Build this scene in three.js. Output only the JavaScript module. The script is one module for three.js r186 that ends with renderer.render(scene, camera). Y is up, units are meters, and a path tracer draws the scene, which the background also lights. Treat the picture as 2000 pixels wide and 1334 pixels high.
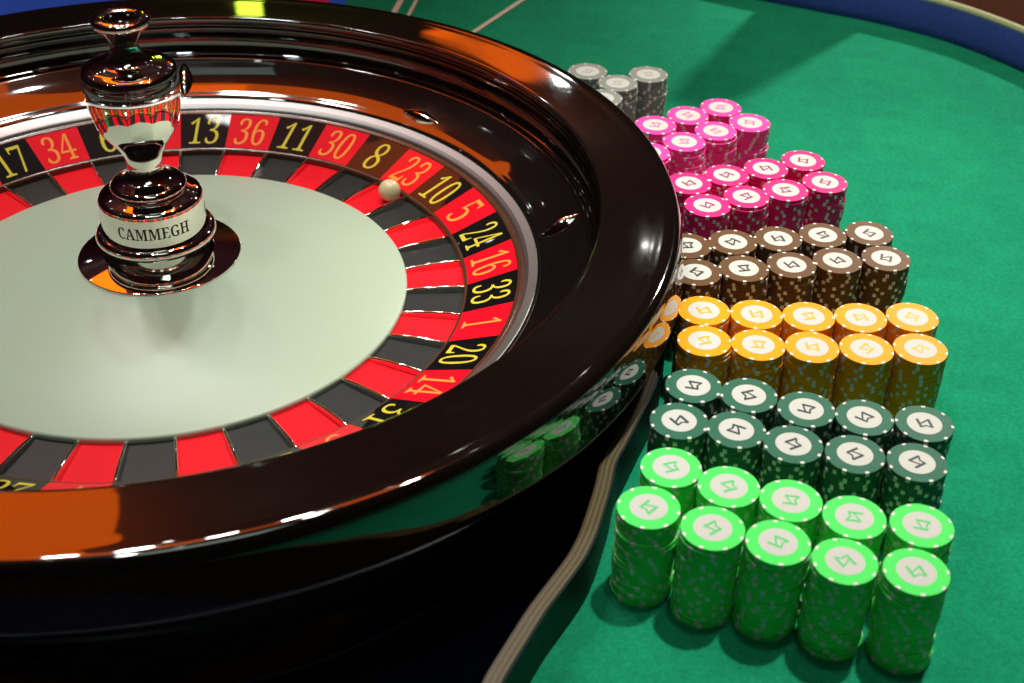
import * as THREE from 'three';
import { FontLoader } from 'three/addons/loaders/FontLoader.js';
import { mergeGeometries } from 'three/addons/utils/BufferGeometryUtils.js';
import { RectAreaLightUniformsLib } from 'three/addons/lights/RectAreaLightUniformsLib.js';

// ------------------------------------------------------------------ camera, light, exposure
const scene = new THREE.Scene();
scene.background = new THREE.Color().setRGB(0.004, 0.003, 0.003);
const renderer = new THREE.WebGLRenderer({ antialias: true });
renderer.setSize(1024, 683);
renderer.toneMapping = THREE.LinearToneMapping;
renderer.toneMappingExposure = 1.0;
renderer.shadowMap.enabled = true;
RectAreaLightUniformsLib.init();

const camera = new THREE.PerspectiveCamera(28.838, 2000 / 1334, 0.05, 60);
camera.position.set(0.33179, 0.5808, 0.8768);
camera.up.set(-0.04833, 0.8057, -0.59035);
camera.lookAt(0.33179, 0.5808 - 0.59104, 0.8768 - 0.80664);
camera.setViewOffset(2000, 1334, -137, -54, 2000, 1334);   // the frame is a crop: the lens axis lies right of and below its middle
camera.focus = 1.03;
camera.userData.fStop = 8;
camera.updateProjectionMatrix();
camera.updateMatrixWorld();
scene.add(camera);

// Recessed downlights of the casino ceiling: [x, z, candela, beam half-angle, aim x, aim z, warm?]
const CEIL = 2.25;
const LAMPS = [   // [x, z, candela, beam half-angle, aim x, aim z, warm?, lamp size, where]
  [0.78, -0.30, 13.5, 0.265, 0.58, 0.06, 1, 2.2, 'over the chip stacks'],
  [0.50, 0.12, 1.9, 0.34, 0.50, 0.14, 1, 2.5, 'straight above the orange chips'],
  [1.90, -2.95, 40.0, 0.19, 0.74, -0.66, 1, 5, 'beyond the corner of the rail'],
  [-0.56, -0.84, 1.45, 0.29, -0.04, 0.02, 0, 2.5, 'in the cluster behind the wheel, first of five'],
  [-0.30, -0.90, 1.45, 0.29, -0.02, 0.02, 0, 2.5, 'in the cluster behind the wheel, second of five'],
  [-0.82, -0.98, 1.45, 0.29, -0.02, 0.02, 0, 2.5, 'in the cluster behind the wheel, third of five'],
  [-0.60, -1.00, 1.45, 0.29, -0.02, 0.02, 0, 2.5, 'in the cluster behind the wheel, fourth of five'],
  [-0.10, -1.02, 2.0, 0.44, -0.04, 0.02, 0, 2.5, 'in the cluster behind the wheel, fifth of five'],
  [0.27, -0.36, 1.5, 0.25, -0.03, 0.0, 0, 2.5, 'between wheel and rail'],
  [-0.78, 0.36, 1.5, 0.25, -0.03, 0.0, 0, 2.5, 'beside the wheel, away from the chips'],
  [-0.10, 0.80, 2.3, 0.24, -0.05, 0.0, 0, 2.5, 'in front of the wheel'],
  [0.10, 0.65, 12.0, 0.17, 0.76, -0.66, 1, 2.5, 'in front of the wheel, turned to the rail'],
  [0.19, -5.15, 1.0, 0.8, 0.1, -3.6, 0, 2, 'far behind the table'],
  [-1.75, -3.1, 8.5, 0.8, -1.6, -2.6, 0, 2, 'over the patterned carpet'],
];

// ------------------------------------------------------------------ helpers
let seed = 20240611;
const rnd = () => { seed = (seed + 0x6D2B79F5) | 0; let t = Math.imul(seed ^ (seed >>> 15), 1 | seed); t = (t + Math.imul(t ^ (t >>> 7), 61 | t)) ^ t; return ((t ^ (t >>> 14)) >>> 0) / 4294967296; };
const gauss = () => (rnd() + rnd() + rnd() + rnd() - 2) * 0.87;
const TAU = Math.PI * 2;
const lin = (r, g, b) => new THREE.Color().setRGB(r, g, b);
const mat = (c, rough = 0.5, extra = {}) => new THREE.MeshPhysicalMaterial({ color: lin(...c), roughness: rough, ...extra });
const taken = new Map();
function numbered(n) { const k = taken.get(n) ?? 0; taken.set(n, k + 1); return k ? `${n}_${String(k).padStart(3, '0')}` : n; }
function add(o, parent) { o.castShadow = true; o.receiveShadow = true; parent.add(o); return o; }
function part(name, geo, m, parent) { const o = new THREE.Mesh(geo, m); o.name = name; return add(o, parent); }
function thing(name, label, category, pos = [0, 0, 0], group) {
  const g = new THREE.Group(); g.name = numbered(name); g.position.set(...pos);
  g.userData = { label, category }; if (group) g.userData.group = group; scene.add(g); return g;
}
function solo(name, geo, m, label, category, group) {
  const o = new THREE.Mesh(geo, m); o.name = numbered(name); o.userData = { label, category };
  if (group) o.userData.group = group; return add(o, scene);
}
function structure(name, geo, m, label) {
  const o = new THREE.Mesh(geo, m); o.name = numbered(name); o.userData = { kind: 'structure', label, category: name.replace(/_/g, ' ').split(' ').slice(-2).join(' ') };
  return add(o, scene);
}
function spline(pts, n) {   // smooth profile through [r, h] points
  const c = new THREE.CatmullRomCurve3(pts.map(([r, h]) => new THREE.Vector3(r, h, 0)), false, 'centripetal');
  return c.getPoints(n).map((p) => new THREE.Vector2(Math.max(p.x, 0), p.y));
}
const lathe = (pts, seg = 192) => new THREE.LatheGeometry(pts.map((p) => (Array.isArray(p) ? new THREE.Vector2(...p) : p)), seg);
// hard-edged lathe: every span its own normals
function hardLathe(pts, seg = 192) {
  const gs = []; for (let i = 0; i + 1 < pts.length; i++) gs.push(lathe([pts[i], pts[i + 1]], seg));
  return mergeGeometries(gs);
}
// a patch of revolution between angles a0..a1 (clockwise from -z seen from above) following [r, h] points
function sector(pts, a0, a1, n, shrink = 0) {
  const pos = [], idx = [], uv = [];
  for (let i = 0; i <= n; i++) {
    const a = a0 + (a1 - a0) * i / n;
    pts.forEach(([r, h], j) => { const aa = a + (i === 0 ? shrink / r : i === n ? -shrink / r : 0); pos.push(r * Math.sin(aa), h, -r * Math.cos(aa)); uv.push(aa * r, j); });
  }
  const m = pts.length;
  for (let i = 0; i < n; i++) for (let j = 0; j + 1 < m; j++) {
    const p = i * m + j; idx.push(p, p + 1, p + m, p + 1, p + m + 1, p + m);
  }
  const g = new THREE.BufferGeometry();
  g.setAttribute('position', new THREE.Float32BufferAttribute(pos, 3)); g.setAttribute('uv', new THREE.Float32BufferAttribute(uv, 2));
  g.setIndex(idx); g.computeVertexNormals(); return g;
}
// value noise for textures
function noiseGrid(w, h, cell) {
  const gw = Math.max(1, Math.round(w / cell)), gh = Math.max(1, Math.round(h / cell)), g = Float32Array.from({ length: gw * gh }, rnd);
  const s = (t) => t * t * (3 - 2 * t);
  return (x, y) => {
    const u = x / w * gw, v = y / h * gh, i = Math.floor(u), j = Math.floor(v), a = s(u - i), b = s(v - j);
    const at = (p, q) => g[((q % gh + gh) % gh) * gw + ((p % gw + gw) % gw)];
    return (at(i, j) * (1 - a) + at(i + 1, j) * a) * (1 - b) + (at(i, j + 1) * (1 - a) + at(i + 1, j + 1) * a) * b;
  };
}
function texture(w, h, fn, srgb) {
  const d = new Uint8Array(w * h * 4);
  for (let y = 0; y < h; y++) for (let x = 0; x < w; x++) { const c = fn(x, y), k = (y * w + x) * 4; for (let q = 0; q < 3; q++) d[k + q] = Math.max(0, Math.min(255, Math.round(c[q]))); d[k + 3] = 255; }
  const t = new THREE.DataTexture(d, w, h); t.wrapS = t.wrapT = THREE.RepeatWrapping; t.magFilter = THREE.LinearFilter; t.minFilter = THREE.LinearMipmapLinearFilter; t.generateMipmaps = true;
  if (srgb) t.colorSpace = THREE.SRGBColorSpace; t.needsUpdate = true; return t;
}

// heights (metres): 0 is the inner lip of the number ring
const FELT = -0.0268, TOP = 0.0392, WELL = -0.12, FLOOR = -0.85;

// ------------------------------------------------------------------ materials
const nA = noiseGrid(512, 512, 2), nB = noiseGrid(512, 512, 7), nC = noiseGrid(512, 512, 64), nD = noiseGrid(512, 512, 160);
const feltBump = texture(512, 512, (x, y) => { const v = 120 * nA(x, y) + 80 * nB(x, y) + 40 * nC(x, y); return [v, v, v]; });
const feltMap = texture(512, 512, (x, y) => { const v = 0.86 + 0.16 * nA(x, y) * 0.7 + 0.10 * (nB(x, y) - 0.5) + 0.06 * (nC(x, y) - 0.5) + 0.05 * (nD(x, y) - 0.5); return [255 * v, 255 * v, 255 * v]; }, true);
for (const t of [feltBump, feltMap]) t.repeat.set(1 / 0.16, 1 / 0.16);
// finger smears and dust on the polished lacquer: only the gloss varies
const sA = noiseGrid(1024, 128, 5), sB = noiseGrid(1024, 128, 22), sC = noiseGrid(1024, 128, 60);
const smear = texture(1024, 128, (x, y) => { const m = Math.max(0, sB(x, y) * 0.6 + sC(x, y) * 0.6 - 0.62) * 2.2, v = 40 + 150 * m * (0.4 + 0.6 * sA(x, y * 2)) + (sA(x * 1.7, y * 1.3) > 0.965 ? 60 : 0); return [v, v, v]; });
const M = {
  felt: mat([0.011, 0.315, 0.160], 0.95, { map: feltMap, bumpMap: feltBump, bumpScale: 0.0006, specularIntensity: 0.12 }),
  print: mat([0.62, 0.62, 0.5], 0.9),
  lacquer: mat([0.006, 0.004, 0.003], 0.16, { roughnessMap: smear, ior: 2.1, clearcoat: 0.5, clearcoatRoughness: 0.012 }),
  lacquerSoft: mat([0.007, 0.005, 0.0045], 0.26, { roughnessMap: smear, ior: 2.0, clearcoat: 0.5, clearcoatRoughness: 0.03 }),
  chrome: mat([0.92, 0.88, 0.83], 0.03, { metalness: 1 }),
  steel: mat([0.40, 0.40, 0.40], 0.38, { metalness: 1 }),
  brownRing: mat([0.085, 0.035, 0.018], 0.22, { clearcoat: 0.6, clearcoatRoughness: 0.1 }),
  cone: mat([0.45, 0.565, 0.43], 0.38),
  red: mat([0.86, 0.004, 0.018], 0.5, { specularIntensity: 0.1, clearcoat: 0.4, clearcoatRoughness: 0.02 }),
  black: mat([0.005, 0.005, 0.0055], 0.5, { specularIntensity: 0.05, clearcoat: 0.8, clearcoatRoughness: 0.02 }),
  green: mat([0.01, 0.25, 0.05], 0.5, { specularIntensity: 0.1, clearcoat: 0.4, clearcoatRoughness: 0.02 }),
  pocketRed: mat([0.88, 0.003, 0.014], 0.5, { specularIntensity: 0.4 }), pocketBlack: mat([0.014, 0.017, 0.016], 0.42), pocketGreen: mat([0.01, 0.25, 0.05], 0.4),
  numBlack: mat([0.68, 0.57, 0.05], 0.5, { specularIntensity: 0.1, clearcoat: 0.4, clearcoatRoughness: 0.02 }),
  numRed: mat([0.95, 0.33, 0.06], 0.5, { specularIntensity: 0.1, clearcoat: 0.4, clearcoatRoughness: 0.02 }),
  ink: mat([0.008, 0.008, 0.008], 0.4),
  ivory: mat([0.70, 0.62, 0.36], 0.34, { clearcoat: 0.15, clearcoatRoughness: 0.1 }),
  blue: mat([0.006, 0.045, 0.26], 0.85, { bumpMap: feltBump, bumpScale: 0.0008, map: feltMap }),
  piping: mat([0.40, 0.46, 0.24], 0.6),
  railWood: mat([0.04, 0.008, 0.002], 0.8, { specularIntensity: 0.05 }),
  teal: mat([0.006, 0.018, 0.022], 0.5, { specularIntensity: 0.35 }),
  well: mat([0.02, 0.024, 0.06], 0.35),
  inlay: mat([0.60, 0.63, 0.60], 0.5, { specularIntensity: 0.4 }),
};

// ------------------------------------------------------------------ the setting
// surround path: the outer (table side) edge of the curved plywood wall, x / z
const pathPts = [[-0.75, 0.60], [-0.5, 0.70], [-0.2, 0.755], [0.05, 0.755], [0.16, 0.715], [0.215, 0.64], [0.260, 0.53], [0.284, 0.44], [0.2957, 0.3949], [0.3006, 0.3812], [0.3074, 0.3639], [0.3172, 0.3397], [0.3279, 0.3176], [0.3379, 0.2959], [0.3440, 0.2766], [0.3502, 0.2466], [0.3533, 0.2292], [0.3567, 0.2039], [0.3631, 0.1847], [0.3733, 0.1522], [0.3835, 0.1187], [0.3905, 0.077], [0.3942, 0.03]];
for (let a = 92; a >= 2; a -= 9) { const A = a * Math.PI / 180; if (a < 90) pathPts.push([0.3945 * Math.sin(A), -0.3945 * Math.cos(A)]); }
const fenceCurve = new THREE.CatmullRomCurve3(pathPts.map(([x, z]) => new THREE.Vector3(x, 0, z)), false, 'centripetal');
const FENCE = fenceCurve.getSpacedPoints(420);
const fenceN = FENCE.map((p, i) => { const a = FENCE[Math.max(0, i - 1)], b = FENCE[Math.min(FENCE.length - 1, i + 1)]; const t = b.clone().sub(a).normalize(); return new THREE.Vector3(-t.z, 0, t.x); });
// outward = away from the wheel's axis side
fenceN.forEach((n, i) => { if (n.dot(FENCE[i]) < 0) n.negate(); });

// rail path (where its cushion meets the felt)
const railPts = [[0.04, -0.93], [0.2, -0.885], [0.36, -0.832], [0.45, -0.797], [0.528, -0.759], [0.605, -0.727], [0.687, -0.690], [0.756, -0.643], [0.822, -0.567], [0.878, -0.47], [0.915, -0.35], [0.93, -0.2], [0.93, 0.2], [0.93, 0.8]];
const RAIL = new THREE.CatmullRomCurve3(railPts.map(([x, z]) => new THREE.Vector3(x, 0, z)), false, 'centripetal').getSpacedPoints(160);
const railN = RAIL.map((p, i) => { const a = RAIL[Math.max(0, i - 1)], b = RAIL[Math.min(RAIL.length - 1, i + 1)]; const t = b.clone().sub(a).normalize(); return new THREE.Vector3(t.z, 0, -t.x); });   // points outwards

{
  const s = new THREE.Shape();
  FENCE.forEach((p, i) => { const q = p.clone().addScaledVector(fenceN[i], -0.004); i ? s.lineTo(q.x, -q.z) : s.moveTo(q.x, -q.z); });
  s.lineTo(0.03, 0.94);
  RAIL.forEach((p, i) => { const q = p.clone().addScaledVector(railN[i], 0.02); s.lineTo(q.x, -q.z); });
  s.lineTo(-0.75, -0.8);
  const g = new THREE.ExtrudeGeometry(s, { depth: 0.03, bevelEnabled: false, curveSegments: 1 });
  g.rotateX(-Math.PI / 2); g.translate(0, FELT - 0.03, 0);
  const table = structure('felt_table_top', g, M.felt, 'green felt table top under the chip stacks');
  // printed layout lines: thin sheets just clear of the cloth
  const line = (x0, z0, x1, z1, w) => {
    const d = new THREE.Vector2(x1 - x0, z1 - z0), L = d.length(), q = new THREE.PlaneGeometry(L, w); q.rotateX(-Math.PI / 2); q.rotateY(-Math.atan2(d.y, d.x)); q.translate((x0 + x1) / 2, FELT + 0.0012, (z0 + z1) / 2);
    part('layout_line', q, M.print, table);
  };
  line(0.165, -0.563, 0.262, -0.775, 0.0058);
  line(0.082, -0.60, 0.098, -0.86, 0.007); line(0.10, -0.60, 0.118, -0.86, 0.004);
}
structure('well_floor', new THREE.BoxGeometry(1.5, 0.02, 1.6).translate(-0.2, WELL - 0.01, 0.0), M.well, 'dark navy floor of the recess under the wheel');
{
  const c1 = noiseGrid(256, 256, 28), c2 = noiseGrid(256, 256, 14), c3 = noiseGrid(256, 256, 40);
  const t = texture(256, 256, (x, y) => { const a = c1(x, y), b = c3(x, y); if (b > 0.56) return [40, 90, 215]; if (a > 0.58) return [215, 70, 190]; if (c2(x, y) > 0.75) return [235, 190, 60]; return [225, 20, 70]; }, true);
  t.repeat.set(3.2, 3.2);
  const g = new THREE.PlaneGeometry(14, 14); g.rotateX(-Math.PI / 2); g.translate(-1, FLOOR, -4.5);
  structure('carpet_floor', g, new THREE.MeshPhysicalMaterial({ map: t, roughness: 0.95 }), 'pink and blue patterned carpet on the floor beyond the table');
}

// ------------------------------------------------------------------ what the polished parts mirror: ceiling, cove, lamps
structure('ceiling', new THREE.BoxGeometry(14, 0.1, 14).translate(-0.5, CEIL + 0.35, -3), mat([0.30, 0.26, 0.20], 0.85), 'brown ceiling above the table');
{
  const cove = thing('cove_light', 'orange glowing curved cove light on the ceiling above the wheel', 'ceiling light', [0, CEIL, 0]);
  const glow = mat([0.2, 0.04, 0.005], 0.6, { emissive: lin(1, 0.135, 0.004), emissiveIntensity: 2.5 });
  const band = (pts, w) => {
    const c = new THREE.CatmullRomCurve3(pts.map(([x, z]) => new THREE.Vector3(x, 0, z)), false, 'centripetal').getSpacedPoints(90);
    const pos = [], idx = [];
    c.forEach((p, i) => { const a = c[Math.max(0, i - 1)], b = c[Math.min(90, i + 1)], t = b.clone().sub(a).normalize(); const hw = w / 2; pos.push(p.x - t.z * hw, 0, p.z + t.x * hw, p.x + t.z * hw, 0, p.z - t.x * hw); if (i) { const k = i * 2; idx.push(k - 2, k - 1, k, k - 1, k + 1, k); } });
    const g = new THREE.BufferGeometry(); g.setAttribute('position', new THREE.Float32BufferAttribute(pos, 3)); g.setIndex(idx); g.computeVertexNormals();
    part('glow_strip', g, glow, cove);
  };
  band([[0.75, -0.15], [0.45, -0.60], [0.05, -0.72], [-0.40, -0.66], [-0.85, -0.85], [-1.12, -1.35], [-1.22, -1.95], [-1.8, -2.3]], 0.42);
  band([[-0.5, -5.8], [-0.2, -5.55], [0.05, -5.15]], 0.26);
  const ra = new THREE.RectAreaLight(lin(1, 0.135, 0.004), 2.5, 0.3, 0.3); ra.position.set(-0.4, CEIL - 0.02, -0.66); ra.lookAt(-0.4, 0, -0.66); scene.add(ra);
}
for (const [x, z, w, d, glow, where] of [[-0.30, -0.12, 0.7, 0.24, 0.24, 'inside the orange cove'], [0.45, 1.15, 0.8, 0.5, 0.8, 'in front of the wheel']]) {
  const p = thing('ceiling_luminaire', `pale rectangular luminaire on the ceiling ${where}`, 'ceiling light', [x, CEIL, z]);
  part('frame', new THREE.BoxGeometry(w + 0.06, 0.03, d + 0.06).translate(0, 0.022, 0), mat([0.3, 0.3, 0.3], 0.5), p);
  part('diffuser', new THREE.BoxGeometry(w, 0.01, d), mat([0.7, 0.72, 0.7], 0.8, { emissive: lin(0.82, 1.0, 0.9), emissiveIntensity: glow }), p);
  const ra = new THREE.RectAreaLight(lin(0.82, 1.0, 0.9), glow, w, d); ra.position.set(x, CEIL - 0.02, z); ra.lookAt(x, 0, z); scene.add(ra);
}
for (const [x, z] of [[-0.2, -4.3]]) {
  const L = thing('accent_light', 'small square blue accent light on the ceiling behind the cove', 'ceiling light', [x, CEIL, z]);
  part('lens', new THREE.BoxGeometry(0.09, 0.012, 0.09), mat([0.02, 0.04, 0.3], 0.5, { emissive: lin(0.01, 0.04, 1), emissiveIntensity: 9 }), L);
  part('bezel', new THREE.BoxGeometry(0.11, 0.012, 0.11).translate(0, 0.01, 0), M.steel, L);
}
{
  const g = thing('lit_sign', 'small yellow green glowing sign hanging far behind the wheel', 'sign', [-1.55, 2.22, -6.0]);
  part('panel', new THREE.BoxGeometry(0.13, 0.3, 0.03), mat([0.3, 0.4, 0.02], 0.5, { emissive: lin(0.62, 0.9, 0.05), emissiveIntensity: 6 }), g);
  part('hanger', new THREE.BoxGeometry(0.02, 0.13, 0.02).translate(0, 0.214, 0), M.steel, g);
}
{
  const disc = new THREE.CircleGeometry(0.016, 16).rotateX(Math.PI / 2), ring = lathe([[0.0165, -0.002], [0.022, -0.003], [0.024, 0.006]], 20);
  const pin = mat([0.8, 0.8, 0.8], 0.5, { emissive: lin(1, 0.97, 0.9), emissiveIntensity: 26 });
  for (let k = 0; k < 22; k++) {
    const x = -2.4 + 0.62 * (k % 6) + 0.2 * gauss(), z = -3.4 + 1.15 * Math.floor(k / 6) + 0.22 * gauss();
    const p = thing('pin_light', 'tiny white pin light set into the ceiling above the wheel', 'ceiling lamp', [x, CEIL, z], 'pin lights scattered over the ceiling');
    part('lens', disc, pin, p); part('bezel', ring, M.steel, p);
  }
}
LAMPS.forEach(([x, z, cd, ang, ax, az, warm, size, where]) => {
  const L = thing('downlight', `round white ceiling downlight ${where}`, 'ceiling lamp', [x, CEIL, z], 'ceiling downlights');
  part('bezel', lathe([[0.028, -0.003], [0.036, -0.007], [0.044, 0], [0.044, 0.02]], 32), M.steel, L);
  part('lens', new THREE.CircleGeometry(0.028, 32).rotateX(Math.PI / 2), mat([0.8, 0.8, 0.8], 0.5, { emissive: warm ? lin(1, 0.93, 0.8) : lin(0.85, 0.97, 1), emissiveIntensity: 16 }), L);
  const s = new THREE.SpotLight(warm ? lin(1, 0.95, 0.84) : lin(0.9, 1, 0.97), cd, 0, ang, 0.75, 2);
  s.position.set(x, CEIL - 0.03, z); s.target.position.set(ax, 0, az); s.castShadow = true; s.shadow.radius = size; s.shadow.mapSize.set(2048, 2048); s.shadow.camera.near = 0.2; s.shadow.camera.far = 8;
  scene.add(s, s.target);
});

// ------------------------------------------------------------------ curved plywood surround of the recess
{
  const surround = thing('plywood_surround', 'curved upright plywood wall with dark teal face between wheel recess and chips', 'partition');
  const topH = FELT + 0.040;
  const ribbon = (d0, d1, h0, h1, wob) => {   // d = distance inwards from the outer edge
    const pos = [], idx = [], n = FENCE.length;
    FENCE.forEach((p, i) => {
      const a = p.clone().addScaledVector(fenceN[i], -d0), b = p.clone().addScaledVector(fenceN[i], -d1), hh = h1 + wob * (Math.sin(i * 0.31 + d0 * 900) + Math.sin(i * 0.113 + d0 * 400));
      pos.push(a.x, h0, a.z, a.x, hh, a.z, b.x, hh, b.z, b.x, h0, b.z);
    });
    const quad = (a, b, c, d) => idx.push(a, b, c, a, c, d);
    for (let i = 0; i + 1 < n; i++) for (let k = 0; k < 4; k++) quad(i * 4 + k, i * 4 + (k + 1) % 4, i * 4 + 4 + (k + 1) % 4, i * 4 + 4 + k);
    quad(0, 3, 2, 1); const e = (n - 1) * 4; quad(e, e + 1, e + 2, e + 3);
    const g = new THREE.BufferGeometry(); g.setAttribute('position', new THREE.Float32BufferAttribute(pos, 3)); g.setIndex(idx);
    const q = g.toNonIndexed(); q.computeVertexNormals(); return q;
  };
  const gw = noiseGrid(256, 64, 3), gw2 = noiseGrid(256, 64, 20);
  const tones = [[0.105, 0.086, 0.034], [0.062, 0.045, 0.016], [0.118, 0.098, 0.042], [0.068, 0.050, 0.018], [0.106, 0.085, 0.034], [0.052, 0.034, 0.012]];
  part('laminate_face', ribbon(-0.0012, 0, WELL + 0.002, topH - 0.0007, 0), M.teal, surround);
  const th = 0.0096, n = tones.length;
  tones.forEach((c, k) => part('ply', ribbon(0.00005 + th * k / n, th * (k + 1) / n, WELL + 0.002, topH + (k % 2 ? -0.00012 : 0.00008), 0.00004), mat(c, 0.38), surround));
}

// ------------------------------------------------------------------ padded rail at the far edge of the table
{
  const rail = thing('table_rail', 'dark blue padded table rail with cream piping and dark wood top', 'rail');
  const sweep = (prof, smooth) => {
    const pos = [], idx = [], uv = [], m = prof.length; let s = 0;
    RAIL.forEach((p, i) => { if (i) s += p.distanceTo(RAIL[i - 1]); prof.forEach(([o, h], j) => { const q = p.clone().addScaledVector(railN[i], o); pos.push(q.x, h, q.z); uv.push(s, j * 0.01); }); });
    for (let i = 0; i + 1 < RAIL.length; i++) for (let j = 0; j + 1 < m; j++) { const a = i * m + j; idx.push(a, a + m, a + 1, a + 1, a + m, a + m + 1); }
    const g = new THREE.BufferGeometry(); g.setAttribute('position', new THREE.Float32BufferAttribute(pos, 3)); g.setAttribute('uv', new THREE.Float32BufferAttribute(uv, 2)); g.setIndex(idx); g.computeVertexNormals(); return g;
  };
  part('cushion', sweep([[0.004, FELT - 0.004], [-0.0015, FELT + 0.004], [-0.002, FELT + 0.012], [0.0005, FELT + 0.024], [0.005, FELT + 0.034], [0.010, FELT + 0.039]]), M.blue, rail);
  const ring = []; for (let k = 0; k <= 10; k++) { const a = k / 10 * TAU; ring.push([0.0125 + 0.0042 * Math.cos(a), FELT + 0.0405 + 0.0042 * Math.sin(a)]); }
  part('piping', sweep(ring), M.piping, rail);
  part('wood_top', sweep([[0.0155, FELT + 0.034], [0.0168, FELT + 0.040], [0.022, FELT + 0.043], [0.12, FELT + 0.040], [0.135, FELT + 0.03], [0.138, FELT - 0.1]]), M.railWood, rail);
}

// tapered notice stand on the rail, just above the frame: its shadow lies across the felt
{
  const st = thing('notice_stand', 'black tapered notice stand on the rail behind the felt', 'stand', [0.640, FELT + 0.0425, -0.790]);
  const sh = new THREE.Shape(); sh.moveTo(-0.068, 0); sh.lineTo(0.068, 0); sh.lineTo(0.026, 0.26); sh.lineTo(-0.026, 0.26);
  const g = new THREE.ExtrudeGeometry(sh, { depth: 0.008, bevelEnabled: true, bevelSize: 0.001, bevelThickness: 0.001, bevelSegments: 2 });
  const b = part('board', g.translate(0, 0.012, -0.004), M.lacquerSoft, st); b.rotation.y = -0.49;
  const f = part('foot', new THREE.BoxGeometry(0.15, 0.012, 0.06).translate(0, 0.006, 0), M.lacquerSoft, st); f.rotation.y = -0.49;
}

// ------------------------------------------------------------------ roulette wheel bowl
{
  const bowl = thing('roulette_bowl', 'black lacquered roulette wheel bowl with wide glossy rim and chrome diamond deflectors', 'roulette wheel', [0, WELL, 0]);
  bowl.updateMatrixWorld();
  const lift = (g) => g.translate(0, -WELL, 0);
  part('rim', lift(lathe(spline([[0.3428, 0.0695], [0.3412, 0.0715], [0.3404, 0.0755], [0.3414, 0.0782], [0.3400, 0.0812], [0.3398, 0.0850], [0.3404, 0.0865], [0.3420, 0.0870], [0.3450, 0.08705], [0.3600, 0.0870], [0.3800, 0.0869], [0.3920, 0.0868], [0.3965, 0.0860], [0.3995, 0.0834], [0.4015, 0.0785], [0.4032, 0.0705], [0.4046, 0.0600], [0.4055, 0.0510], [0.4057, 0.0445], [0.4042, 0.0402]], 320), 300)), M.lacquer, bowl);
  part('ball_track', lift(lathe(spline([[0.3349, 0.0490], [0.3368, 0.0483], [0.3395, 0.0484], [0.3425, 0.0505], [0.3446, 0.0545], [0.3455, 0.060], [0.3449, 0.0655], [0.3429, 0.0694]], 50), 240)), M.lacquer, bowl);
  part('stator', lift(lathe(spline([[0.2945, 0.0100], [0.2945, 0.0220], [0.2956, 0.0247], [0.303, 0.0286], [0.312, 0.0337], [0.322, 0.0402], [0.3305, 0.0466], [0.3332, 0.0486], [0.3349, 0.0490]], 60), 240)), M.lacquerSoft, bowl);
  part('shell', lift(lathe(spline([[0.4042, 0.0402], [0.3995, 0.0378], [0.3935, 0.0350], [0.3870, 0.0285], [0.3785, 0.0125], [0.370, -0.008], [0.360, -0.028], [0.345, -0.048], [0.322, -0.066]], 80), 240)), M.lacquer, bowl);
  part('base', lift(lathe(spline([[0.3218, -0.0661], [0.318, -0.072], [0.326, -0.085], [0.334, -0.1], [0.336, -0.1195]], 30), 200)), M.lacquerSoft, bowl);
  // deflectors: pointed chrome lenses lying on the stator, lengthwise and crosswise in turn
  const slope = Math.atan2(0.0402 - 0.0286, 0.322 - 0.303);
  const lens = (L, W, H) => {
    const nu = 30, nv = 14, pos = [], idx = [];
    for (let i = 0; i <= nu; i++) for (let j = 0; j <= nv; j++) {
      const u = -1 + 2 * i / nu, v = -1 + 2 * j / nv, w = (1 - u * u) * (1 - 0.12 * u * u);
      const ridge = 1 - Math.pow(Math.abs(v), 1.6);
      pos.push(u * L / 2, w * H * ridge, v * w * W / 2);
    }
    for (let i = 0; i < nu; i++) for (let j = 0; j < nv; j++) { const a = i * (nv + 1) + j; idx.push(a, a + 1, a + nv + 1, a + 1, a + nv + 2, a + nv + 1); }
    const g = new THREE.BufferGeometry(); g.setAttribute('position', new THREE.Float32BufferAttribute(pos, 3)); g.setIndex(idx); g.computeVertexNormals(); return g;
  };
  const gl = lens(0.044, 0.0155, 0.0056), gc = lens(0.045, 0.0140, 0.0052).rotateY(Math.PI / 2);
  for (let k = 0; k < 8; k++) {
    const a = (78.3 - 45 * k) * Math.PI / 180, r = k % 2 ? 0.309 : 0.314, h = 0.0286 + (r - 0.303) * Math.tan(slope) - WELL - 0.0006;
    const o = part('deflector', k % 2 ? gc : gl, M.chrome, bowl);
    o.position.set(r * Math.sin(a), h, -r * Math.cos(a)); o.rotation.set(0, Math.PI / 2 - a, slope, 'YXZ');
  }
}

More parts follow.
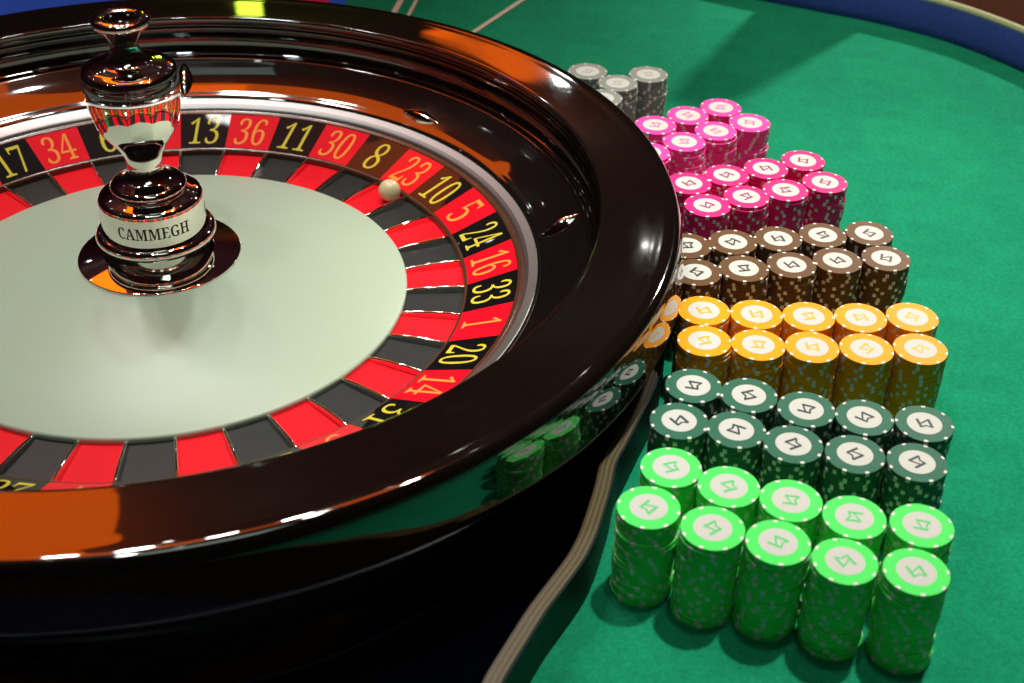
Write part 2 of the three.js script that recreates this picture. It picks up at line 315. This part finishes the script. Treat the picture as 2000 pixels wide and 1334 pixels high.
// ------------------------------------------------------------------ rotor with pockets, numbers and turret
const serif = await new FontLoader().loadAsync('fonts/droid/droid_serif_regular.typeface.json');
const serifBold = await new FontLoader().loadAsync('fonts/droid/droid_serif_bold.typeface.json');
const ORDER = [0, 32, 15, 19, 4, 21, 2, 25, 17, 34, 6, 27, 13, 36, 11, 30, 8, 23, 10, 5, 24, 16, 33, 1, 20, 14, 31, 9, 22, 18, 29, 7, 28, 12, 35, 3, 26];
const REDS = new Set([32, 19, 21, 25, 34, 27, 36, 30, 23, 5, 16, 1, 14, 9, 18, 7, 12, 3]);
{
  const rotor = thing('roulette_rotor', 'spinning wheel head with red and black numbered pockets, pale cone and chrome turret', 'wheel head');
  const STEP = TAU / 37, PH = 0.1211;
  const rB = 0.2346, rC = 0.2773, hC = 0.0158, rp = 0.2374, hp = 0.00105;
  const hAt = (r) => hp + (r - rp) * (hC - hp) / (rC - rp);
  part('cone', lathe([...spline([[0.0, 0.0302], [0.06, 0.0300], [0.09, 0.0236], [0.13, 0.0143], [0.165, 0.0056], [0.1855, -0.0005], [0.1882, -0.0016], [0.1890, -0.0030], [0.1886, -0.0062]], 80)], 240), M.cone, rotor);
  part('pocket_bed', lathe([[0.186, -0.012], [0.2376, -0.012], [0.2376, -0.0065]], 148), M.ink, rotor);
  part('inner_ring', lathe(spline([[0.2347, -0.0068], [0.2346, -0.001], [0.2351, -0.0001], [0.2362, 0.0006], [0.2373, 0.0009]], 24), 222), M.brownRing, rotor);
  part('outer_ring', lathe(spline([[0.2774, 0.0150], [0.2776, 0.0163], [0.2790, 0.0172], [0.2808, 0.0180], [0.2816, 0.0178]], 24), 222), M.brownRing, rotor);
  part('metal_ring', mergeGeometries([lathe(spline([[0.2812, 0.0158], [0.2817, 0.0186], [0.2828, 0.0202], [0.2862, 0.0226]], 20), 240), lathe([[0.2862, 0.0226], [0.2928, 0.0247]], 240), lathe(spline([[0.2928, 0.0247], [0.2934, 0.0245], [0.2937, 0.0236], [0.2932, 0.012]], 16), 240)]), M.steel, rotor);
  // numerals laid on the cone of the number ring
  const bend = (g, aMid, h0, rMid) => {
    const p = g.attributes.position;
    for (let i = 0; i < p.count; i++) { const r = rMid + p.getY(i) * Math.cos(0.355), a = aMid + p.getX(i) / rMid * (rMid / r); p.setXYZ(i, r * Math.sin(a), hAt(r) + h0, -r * Math.cos(a)); }
    g.computeVertexNormals(); return g;
  };
  const sepGeo = (() => {   // one divider: a low rounded chrome bar along the radius (-z)
    const prof = []; for (let k = 0; k <= 8; k++) { const t = -1 + 2 * k / 8; prof.push([t * 0.00145, Math.sqrt(Math.max(0, 1 - t * t * 0.96))]); }
    const pos = [], idx = [], n = 14, m = prof.length + 2;
    for (let i = 0; i <= n; i++) {
      const t = i / n, r = 0.1876 + (0.2352 - 0.1876) * t, top = -0.0030 + 0.0034 * t + 0.0009 * Math.sin(Math.PI * t), e = Math.min(1, Math.min(t, 1 - t) * 9 + 0.35);
      pos.push(-0.00145 * 1.05, -0.0066, -r); for (const [x, h] of prof) pos.push(x * (0.8 + 0.2 * e), top - 0.0018 + 0.0018 * h * (0.6 + 0.4 * e), -r); pos.push(0.00145 * 1.05, -0.0066, -r);
    }
    for (let i = 0; i < n; i++) for (let j = 0; j + 1 < m; j++) { const a = i * m + j; idx.push(a, a + 1, a + m, a + 1, a + m + 1, a + m); }
    const g = new THREE.BufferGeometry(); g.setAttribute('position', new THREE.Float32BufferAttribute(pos, 3)); g.setIndex(idx); g.computeVertexNormals(); return g;
  })();
  const panelGeo = sector([[rp, hp - 0.0016], [rp, hp], [rC - 0.0001, hC], [rC - 0.0001, hC - 0.002]], 0, STEP, 6, 0.00004);
  const panelFlat = mergeGeometries([sector([[rp, hp], [rC - 0.0001, hC]], 0, STEP, 6, 0.00003)]);
  const floorGeo = sector([[0.1880, -0.0062], [0.2348, -0.0050]], 0, STEP, 6, 0.0002);
  for (let k = 0; k < 37; k++) {
    const n = ORDER[(14 + k) % 37], a0 = PH + k * STEP, isRed = REDS.has(n);
    const pm = n === 0 ? M.green : isRed ? M.red : M.black, fm = n === 0 ? M.pocketGreen : isRed ? M.pocketRed : M.pocketBlack;
    const panel = part('number_panel', panelFlat, pm, rotor); panel.rotation.y = -a0;
    const shapes = serif.generateShapes(String(n), 1), g = new THREE.ShapeGeometry(shapes, 5);
    g.computeBoundingBox(); const b = g.boundingBox, H = 0.0335;
    const digits = String(n).length, W = digits === 2 ? 0.0268 : 0.0138 * (n === 1 ? 0.7 : 1);
    g.translate(-(b.min.x + b.max.x) / 2, -(b.min.y + b.max.y) / 2, 0); g.scale(W / (b.max.x - b.min.x), H / (b.max.y - b.min.y), 1);
    const slant = 0.10; { const p = g.attributes.position; for (let i = 0; i < p.count; i++) p.setX(i, p.getX(i) + p.getY(i) * slant * 0.5); }
    part('numeral', bend(g, STEP / 2, 0.00012, (rp + rC) / 2), isRed || n === 0 ? M.numRed : M.numBlack, panel);
    const fl = part('pocket_floor', floorGeo, fm, rotor); fl.rotation.y = -a0;
    const sp = part('separator', sepGeo, M.chrome, rotor); sp.rotation.y = -a0;
  }
  // turret
  const turret = new THREE.Group(); turret.name = 'turret'; turret.userData.label = 'chrome fluted vase turret on a mirror plate'; rotor.add(turret);
  part('base_plate', lathe([[0.038, 0.0353], [0.0402, 0.0350], [0.0605, 0.0319], [0.0612, 0.0314], [0.0612, 0.0290]], 160), M.chrome, turret);
  part('pedestal', lathe([[0.0413, 0.0345], [0.0409, 0.0400], [0.0404, 0.0470], ...spline([[0.0412, 0.0474], [0.0438, 0.0484], [0.0447, 0.0512], [0.0440, 0.0542], [0.0418, 0.0560], [0.0392, 0.0565]], 30)], 160), M.chrome, turret);
  const drum = part('drum', lathe([[0.0386, 0.0564], [0.0385, 0.0600], [0.0384, 0.0800], ...spline([[0.0384, 0.0805], [0.0380, 0.0828], [0.0360, 0.0846], [0.0318, 0.0862], [0.0284, 0.0874], [0.0262, 0.0880]], 30)], 160), M.chrome, turret);
  part('collar', lathe(spline([[0.0262, 0.0880], [0.0272, 0.0888], [0.0279, 0.0905], [0.0276, 0.0926], [0.0258, 0.0945], [0.0225, 0.0962], [0.0185, 0.0985], [0.0155, 0.1015], [0.0136, 0.1045], [0.0129, 0.1075]], 60), 160), M.chrome, turret);
  {   // fluted body
    const prof = spline([[0.0129, 0.1074], [0.0133, 0.113], [0.0142, 0.1172], [0.0178, 0.1240], [0.0234, 0.1318], [0.0281, 0.1395], [0.0314, 0.151], [0.0330, 0.162], [0.0336, 0.1705], [0.0335, 0.1785], [0.0332, 0.1822], [0.0322, 0.1842]], 90);
    const seg = 288, pos = [], idx = [], m = prof.length, F = 12;
    for (let i = 0; i <= seg; i++) {
      const a = i / seg * TAU, ph = Math.abs(((a * F / TAU + 0.28) % 1) * 2 - 1);   // 0 in the middle of a flute, 1 on the ridge
      for (const p of prof) {
        const arch = 0.1665 - 0.0015 * ph * ph, t = THREE.MathUtils.smoothstep(p.y, 0.117, 0.128) * (1 - THREE.MathUtils.smoothstep(p.y, arch - 0.016, arch));
        const d = t * 0.00042 * (1 - ph * ph);
        pos.push((p.x - d) * Math.sin(a), p.y, -(p.x - d) * Math.cos(a));
      }
    }
    for (let i = 0; i < seg; i++) for (let j = 0; j + 1 < m; j++) { const q = i * m + j; idx.push(q, q + 1, q + m, q + 1, q + m + 1, q + m); }
    const g = new THREE.BufferGeometry(); g.setAttribute('position', new THREE.Float32BufferAttribute(pos, 3)); g.setIndex(idx); g.computeVertexNormals();
    part('vase', g, M.chrome, turret);
  }
  part('neck', lathe([...spline([[0.0322, 0.1842], [0.0310, 0.1850], [0.0268, 0.1866], [0.0215, 0.1874], [0.0165, 0.1882], [0.0128, 0.1912], [0.0106, 0.1955], [0.0098, 0.2005], [0.0096, 0.2045]], 50), ...spline([[0.0096, 0.2046], [0.0103, 0.2058], [0.0122, 0.2092], [0.0146, 0.2132]], 16)], 160), M.chrome, turret);
  part('lip', lathe(spline([[0.0146, 0.2132], [0.0180, 0.2150], [0.0198, 0.2172], [0.0201, 0.2196], [0.0191, 0.2212], [0.0168, 0.2222], [0.0132, 0.2224], [0.0104, 0.2214], [0.0090, 0.2180], [0.0062, 0.2142], [0.0, 0.2130]], 80), 160), M.chrome, turret);
  {   // lettering round the drum
    const shapes = serifBold.generateShapes('CAMMEGH', 1), base = new THREE.ShapeGeometry(shapes, 4); base.computeBoundingBox();
    const b = base.boundingBox, W = 0.0550, H = 0.0096, R = 0.03855;
    for (const off of [-3.5, 116.5, -123.5]) {
      const g = base.clone(); g.translate(-(b.min.x + b.max.x) / 2, -(b.min.y + b.max.y) / 2, 0); g.scale(W / (b.max.x - b.min.x), H / (b.max.y - b.min.y), 1);
      const p = g.attributes.position, A = (20.7 + off) * Math.PI / 180;
      for (let i = 0; i < p.count; i++) { const a = A + p.getX(i) / R; p.setXYZ(i, R * Math.sin(a), 0.0690 + p.getY(i), R * Math.cos(a)); }
      g.computeVertexNormals(); part('lettering', g, M.ink, drum);
    }
  }
  solo('roulette_ball', new THREE.SphereGeometry(0.0098, 48, 32).translate(0.1533, 0.0048, -0.1636), M.ivory, 'cream roulette ball resting in the red pocket of number 23', 'ball');
}

// ------------------------------------------------------------------ chip stacks
const R_CHIP = 0.0195, T_CHIP = 0.0033;
const COLORS = {
  W: ['white', [0.27, 0.31, 0.28], [0.42, 0.46, 0.42], 'grey'],
  P: ['light pink', [0.98, 0.07, 0.42], [0.9, 0.16, 0.42], 'pink'],
  M: ['deep pink', [0.90, 0.02, 0.22], [0.32, 0.005, 0.13], 'magenta'],
  B: ['brown', [0.135, 0.066, 0.024], [0.035, 0.012, 0.016], 'dark'],
  O: ['orange', [0.96, 0.385, 0.004], [0.92, 0.46, 0.02], 'orange'],
  D: ['dark green', [0.032, 0.15, 0.095], [0.008, 0.035, 0.038], 'dark'],
  G: ['light green', [0.085, 0.86, 0.15], [0.10, 0.62, 0.2], 'green'],
};
const SPOT = [0.80, 0.80, 0.76];
function chipGeo(color, fine, edgeOnly) {
  const marks = []; for (let s = 0; s < 8; s++) { const a = s * TAU / 8; marks.push([a - 0.072, 1], [a + 0.072, 0]); const n = fine ? 5 : 2; for (let k = 1; k < n; k++) marks.push([a + 0.072 + (TAU / 8 - 0.144) * k / n, 0]); if (fine) marks.splice(-n, 0, [a, 1]); }
  const be = 0.00035, rings = [[R_CHIP - be, 0], [R_CHIP, be], [R_CHIP, T_CHIP - be], [R_CHIP - be, T_CHIP], [R_CHIP - 0.0019, T_CHIP], [0.0, T_CHIP]];
  const nr = [[0.7, -0.7], [1, 0], [1, 0], [0, 1], [0, 1], [0, 1]];
  const pos = [], nor = [], col = [];
  const put = (k, a) => { const [r, h] = rings[k], [x, y] = nr[k]; pos.push(r * Math.cos(a), h, r * Math.sin(a)); nor.push(x * Math.cos(a), y, x * Math.sin(a)); };
  const K = rings.length;
  for (let i = 0; i < marks.length; i++) {
    const [a0, spot] = marks[i], a1 = i + 1 < marks.length ? marks[i + 1][0] : marks[0][0] + TAU;
    for (let k = 0; k + 1 < K; k++) {
      const c = spot && k < 4 ? SPOT : color;
      const tri = [[k, a0], [k + 1, a0], [k + 1, a1], [k, a0], [k + 1, a1], [k, a1]];
      const list = k === K - 2 ? [[k, a0], [k + 1, a0], [k, a1]] : tri;
      for (const [kk, a] of list) { put(kk, a); col.push(...c); }
    }
    // underside
    for (const [r, a] of [[R_CHIP - be, a1], [0, a0], [R_CHIP - be, a0]]) { pos.push(r * Math.cos(a), 0, r * Math.sin(a)); nor.push(0, -1, 0); col.push(...color); }
  }
  const g = new THREE.BufferGeometry(); g.setAttribute('position', new THREE.Float32BufferAttribute(pos, 3)); g.setAttribute('normal', new THREE.Float32BufferAttribute(nor, 3)); g.setAttribute('color', new THREE.Float32BufferAttribute(col, 3)); return g;
}
const chipMat = mat([1, 1, 1], 0.45, { vertexColors: true, specularIntensity: 0.35 });
// the emblem: an angular ribbon with a tail
const emblem = (() => {
  const s = 0.0117, P = { A: [-0.42, 0.31], T: [-0.08, 0.20], B: [0.2, 0.37], C: [0.42, -0.31], J: [0.27, 0.12], Mm: [0.02, -0.14], D: [-0.22, -0.37] };
  const gs = [];
  const bar = (p, q, w, ext = 0.035) => { const dx = q[0] - p[0], dz = q[1] - p[1], L = Math.hypot(dx, dz), g = new THREE.BoxGeometry((L + 2 * ext) * s, 0.00006, w * s); g.rotateY(Math.atan2(dz, dx)); g.translate((p[0] + q[0]) / 2 * s, 0.00003 + gs.length * 0.000004, -(p[1] + q[1]) / 2 * s); gs.push(g); };
  bar(P.A, P.T, 0.105); bar(P.T, P.B, 0.115); bar(P.B, P.C, 0.165); bar(P.A, P.D, 0.165); bar(P.D, P.Mm, 0.115); bar(P.Mm, P.J, 0.105, 0.01);
  return mergeGeometries(gs);
})();
const inlayGeo = new THREE.CylinderGeometry(0.01165, 0.01165, 0.00012, 56).translate(0, 0.00006, 0);
// stacks: colour key -> rows; every stack [x, z, chips built singly], first of a row is the one nearest the wheel
const STACKS = {
  W: [['first row beside the rail side', [[0.323, -0.3635, 1]]], ['row beside light pink chips', [[0.3383, -0.3031, 1], [0.3532, -0.3389, 1], [0.3834, -0.3632, 1]]]],
  P: [['row beside white chips', [[0.3886, -0.2498, 1], [0.4195, -0.2738, 1], [0.4517, -0.2947, 1]]], ['row beside deep pink chips', [[0.3812, -0.1943, 1], [0.4141, -0.2185, 5], [0.4442, -0.2435, 1], [0.4770, -0.2644, 9]]]],
  M: [['row beside light pink chips', [[0.4155, -0.1397, 1], [0.4492, -0.1580, 1], [0.4847, -0.1740, 1], [0.5192, -0.1925, 1]]], ['row beside brown chips', [[0.4297, -0.1024, 5], [0.4637, -0.1210, 7], [0.4984, -0.1360, 8], [0.5343, -0.1536, 9]]]],
  B: [['row beside deep pink chips', [[0.4105, -0.0356, 1], [0.4473, -0.0445, 1], [0.4844, -0.0532, 1], [0.5216, -0.0624, 1], [0.5602, -0.0690, 1]]], ['row beside orange chips', [[0.4163, 0.0037, 3], [0.4534, -0.0050, 6], [0.4914, -0.0138, 8], [0.5286, -0.0237, 10], [0.5680, -0.0306, 11]]]],
  O: [['row beside brown chips', [[0.4195, 0.0568, 1], [0.4584, 0.0585, 1], [0.4970, 0.0580, 1], [0.5357, 0.0562, 1], [0.5746, 0.0521, 1]]], ['row beside dark green chips', [[0.4182, 0.0958, 5], [0.4566, 0.0977, 6], [0.4952, 0.0972, 9], [0.5343, 0.0962, 11], [0.5734, 0.0930, 12]]]],
  D: [['row beside orange chips', [[0.4082, 0.1502, 2], [0.4455, 0.1580, 2], [0.4831, 0.1704, 1], [0.5212, 0.1763, 1], [0.5607, 0.1799, 2]]], ['row beside light green chips', [[0.3972, 0.1896, 4], [0.4345, 0.1960, 7], [0.4706, 0.2083, 7], [0.5096, 0.2154, 8], [0.5487, 0.2205, 8]]]],
  G: [['row beside dark green chips', [[0.3907, 0.2372, 3], [0.4262, 0.2529, 2], [0.4637, 0.2630, 2], [0.5010, 0.2754, 2], [0.5412, 0.2799, 2]]], ['outer row on open felt', [[0.3761, 0.2756, 20], [0.4142, 0.2912, 20], [0.4524, 0.3008, 20], [0.4903, 0.3140, 20], [0.5309, 0.3198, 20]]]],
};
const ORD = ['top', 'second', 'third', 'fourth', 'fifth', 'sixth', 'seventh', 'eighth', 'ninth', 'tenth', 'eleventh', 'twelfth', 'thirteenth', 'fourteenth', 'fifteenth', 'sixteenth', 'seventeenth', 'eighteenth', 'nineteenth', 'bottom'];
const COLN = ['first', 'second', 'third', 'fourth', 'fifth'];
const MESS = { W: 0.8, P: 2.0, M: 1.1, B: 0.9, O: 1.0, D: 1.1, G: 1.7 };
{
  const rest = [];
  for (const key of Object.keys(STACKS)) {
    const [cname, col, mark] = COLORS[key];
    const fine = chipGeo(col, true), coarse = chipGeo(col, false), markMat = mat(mark, 0.45), slug = cname.replace(' ', '_');
    STACKS[key].forEach(([row, list], ri) => list.forEach(([x, z, k], ci) => {
      let wx = 0, wz = 0; const mess = MESS[key] * (key === 'O' && ri === 1 && ci === 0 ? 2.2 : 0.6 + 0.8 * rnd());
      const lx = gauss() * 0.00004, lz = gauss() * 0.00004;
      for (let j = 0; j < 20; j++) {   // j counts from the top; the stack wanders slightly
        if (j && rnd() < 0.13 * MESS[key]) { const b = rnd() * TAU; wx += 0.0010 * Math.cos(b); wz += 0.0010 * Math.sin(b); }
        if (j) { wx = wx * 0.75 + gauss() * 0.00038 * mess + lx; wz = wz * 0.75 + gauss() * 0.00038 * mess + lz; }
        const y = TOP - T_CHIP * (j + 1) - j * 0.00000, px = x + wx, pz = z + wz, turn = rnd() * TAU;
        if (j < k) {
          const pos = j === 0 ? 'topping' : `${ORD[j]}${j === 19 ? '' : ' from top'} of`;
          const label = j === 0 ? `${cname} chip topping ${COLN[ci]} stack from the wheel, ${row}` : `${cname} chip, ${pos} ${COLN[ci]} stack from wheel, ${row}`;
          const group = `${cname} casino chips stacked on the felt`;
          if (j === 0) {
            const t = thing(`${slug}_chip`, label, 'casino chip', [px, y, pz], group); t.rotation.y = turn;
            part('body', fine, chipMat, t);
            const inl = part('inlay', inlayGeo, M.inlay, t); inl.position.y = T_CHIP;
            const e = part('emblem', emblem, markMat, inl); e.position.y = 0.00012;
          } else { const o = solo(`${slug}_chip`, fine, chipMat, label, 'casino chip', group); o.position.set(px, y, pz); o.rotation.y = turn; }
        } else { const g = coarse.clone(); g.rotateY(turn); g.translate(px, y, pz); rest.push(g); }
      }
    }));
  }
  const o = new THREE.Mesh(mergeGeometries(rest), chipMat); o.name = 'lower_chips'; o.userData = { kind: 'stuff', label: 'lower chips of the coloured stacks, mostly hidden by the rows before them', category: 'casino chips' };
  add(o, scene);
}

renderer.render(scene, camera);
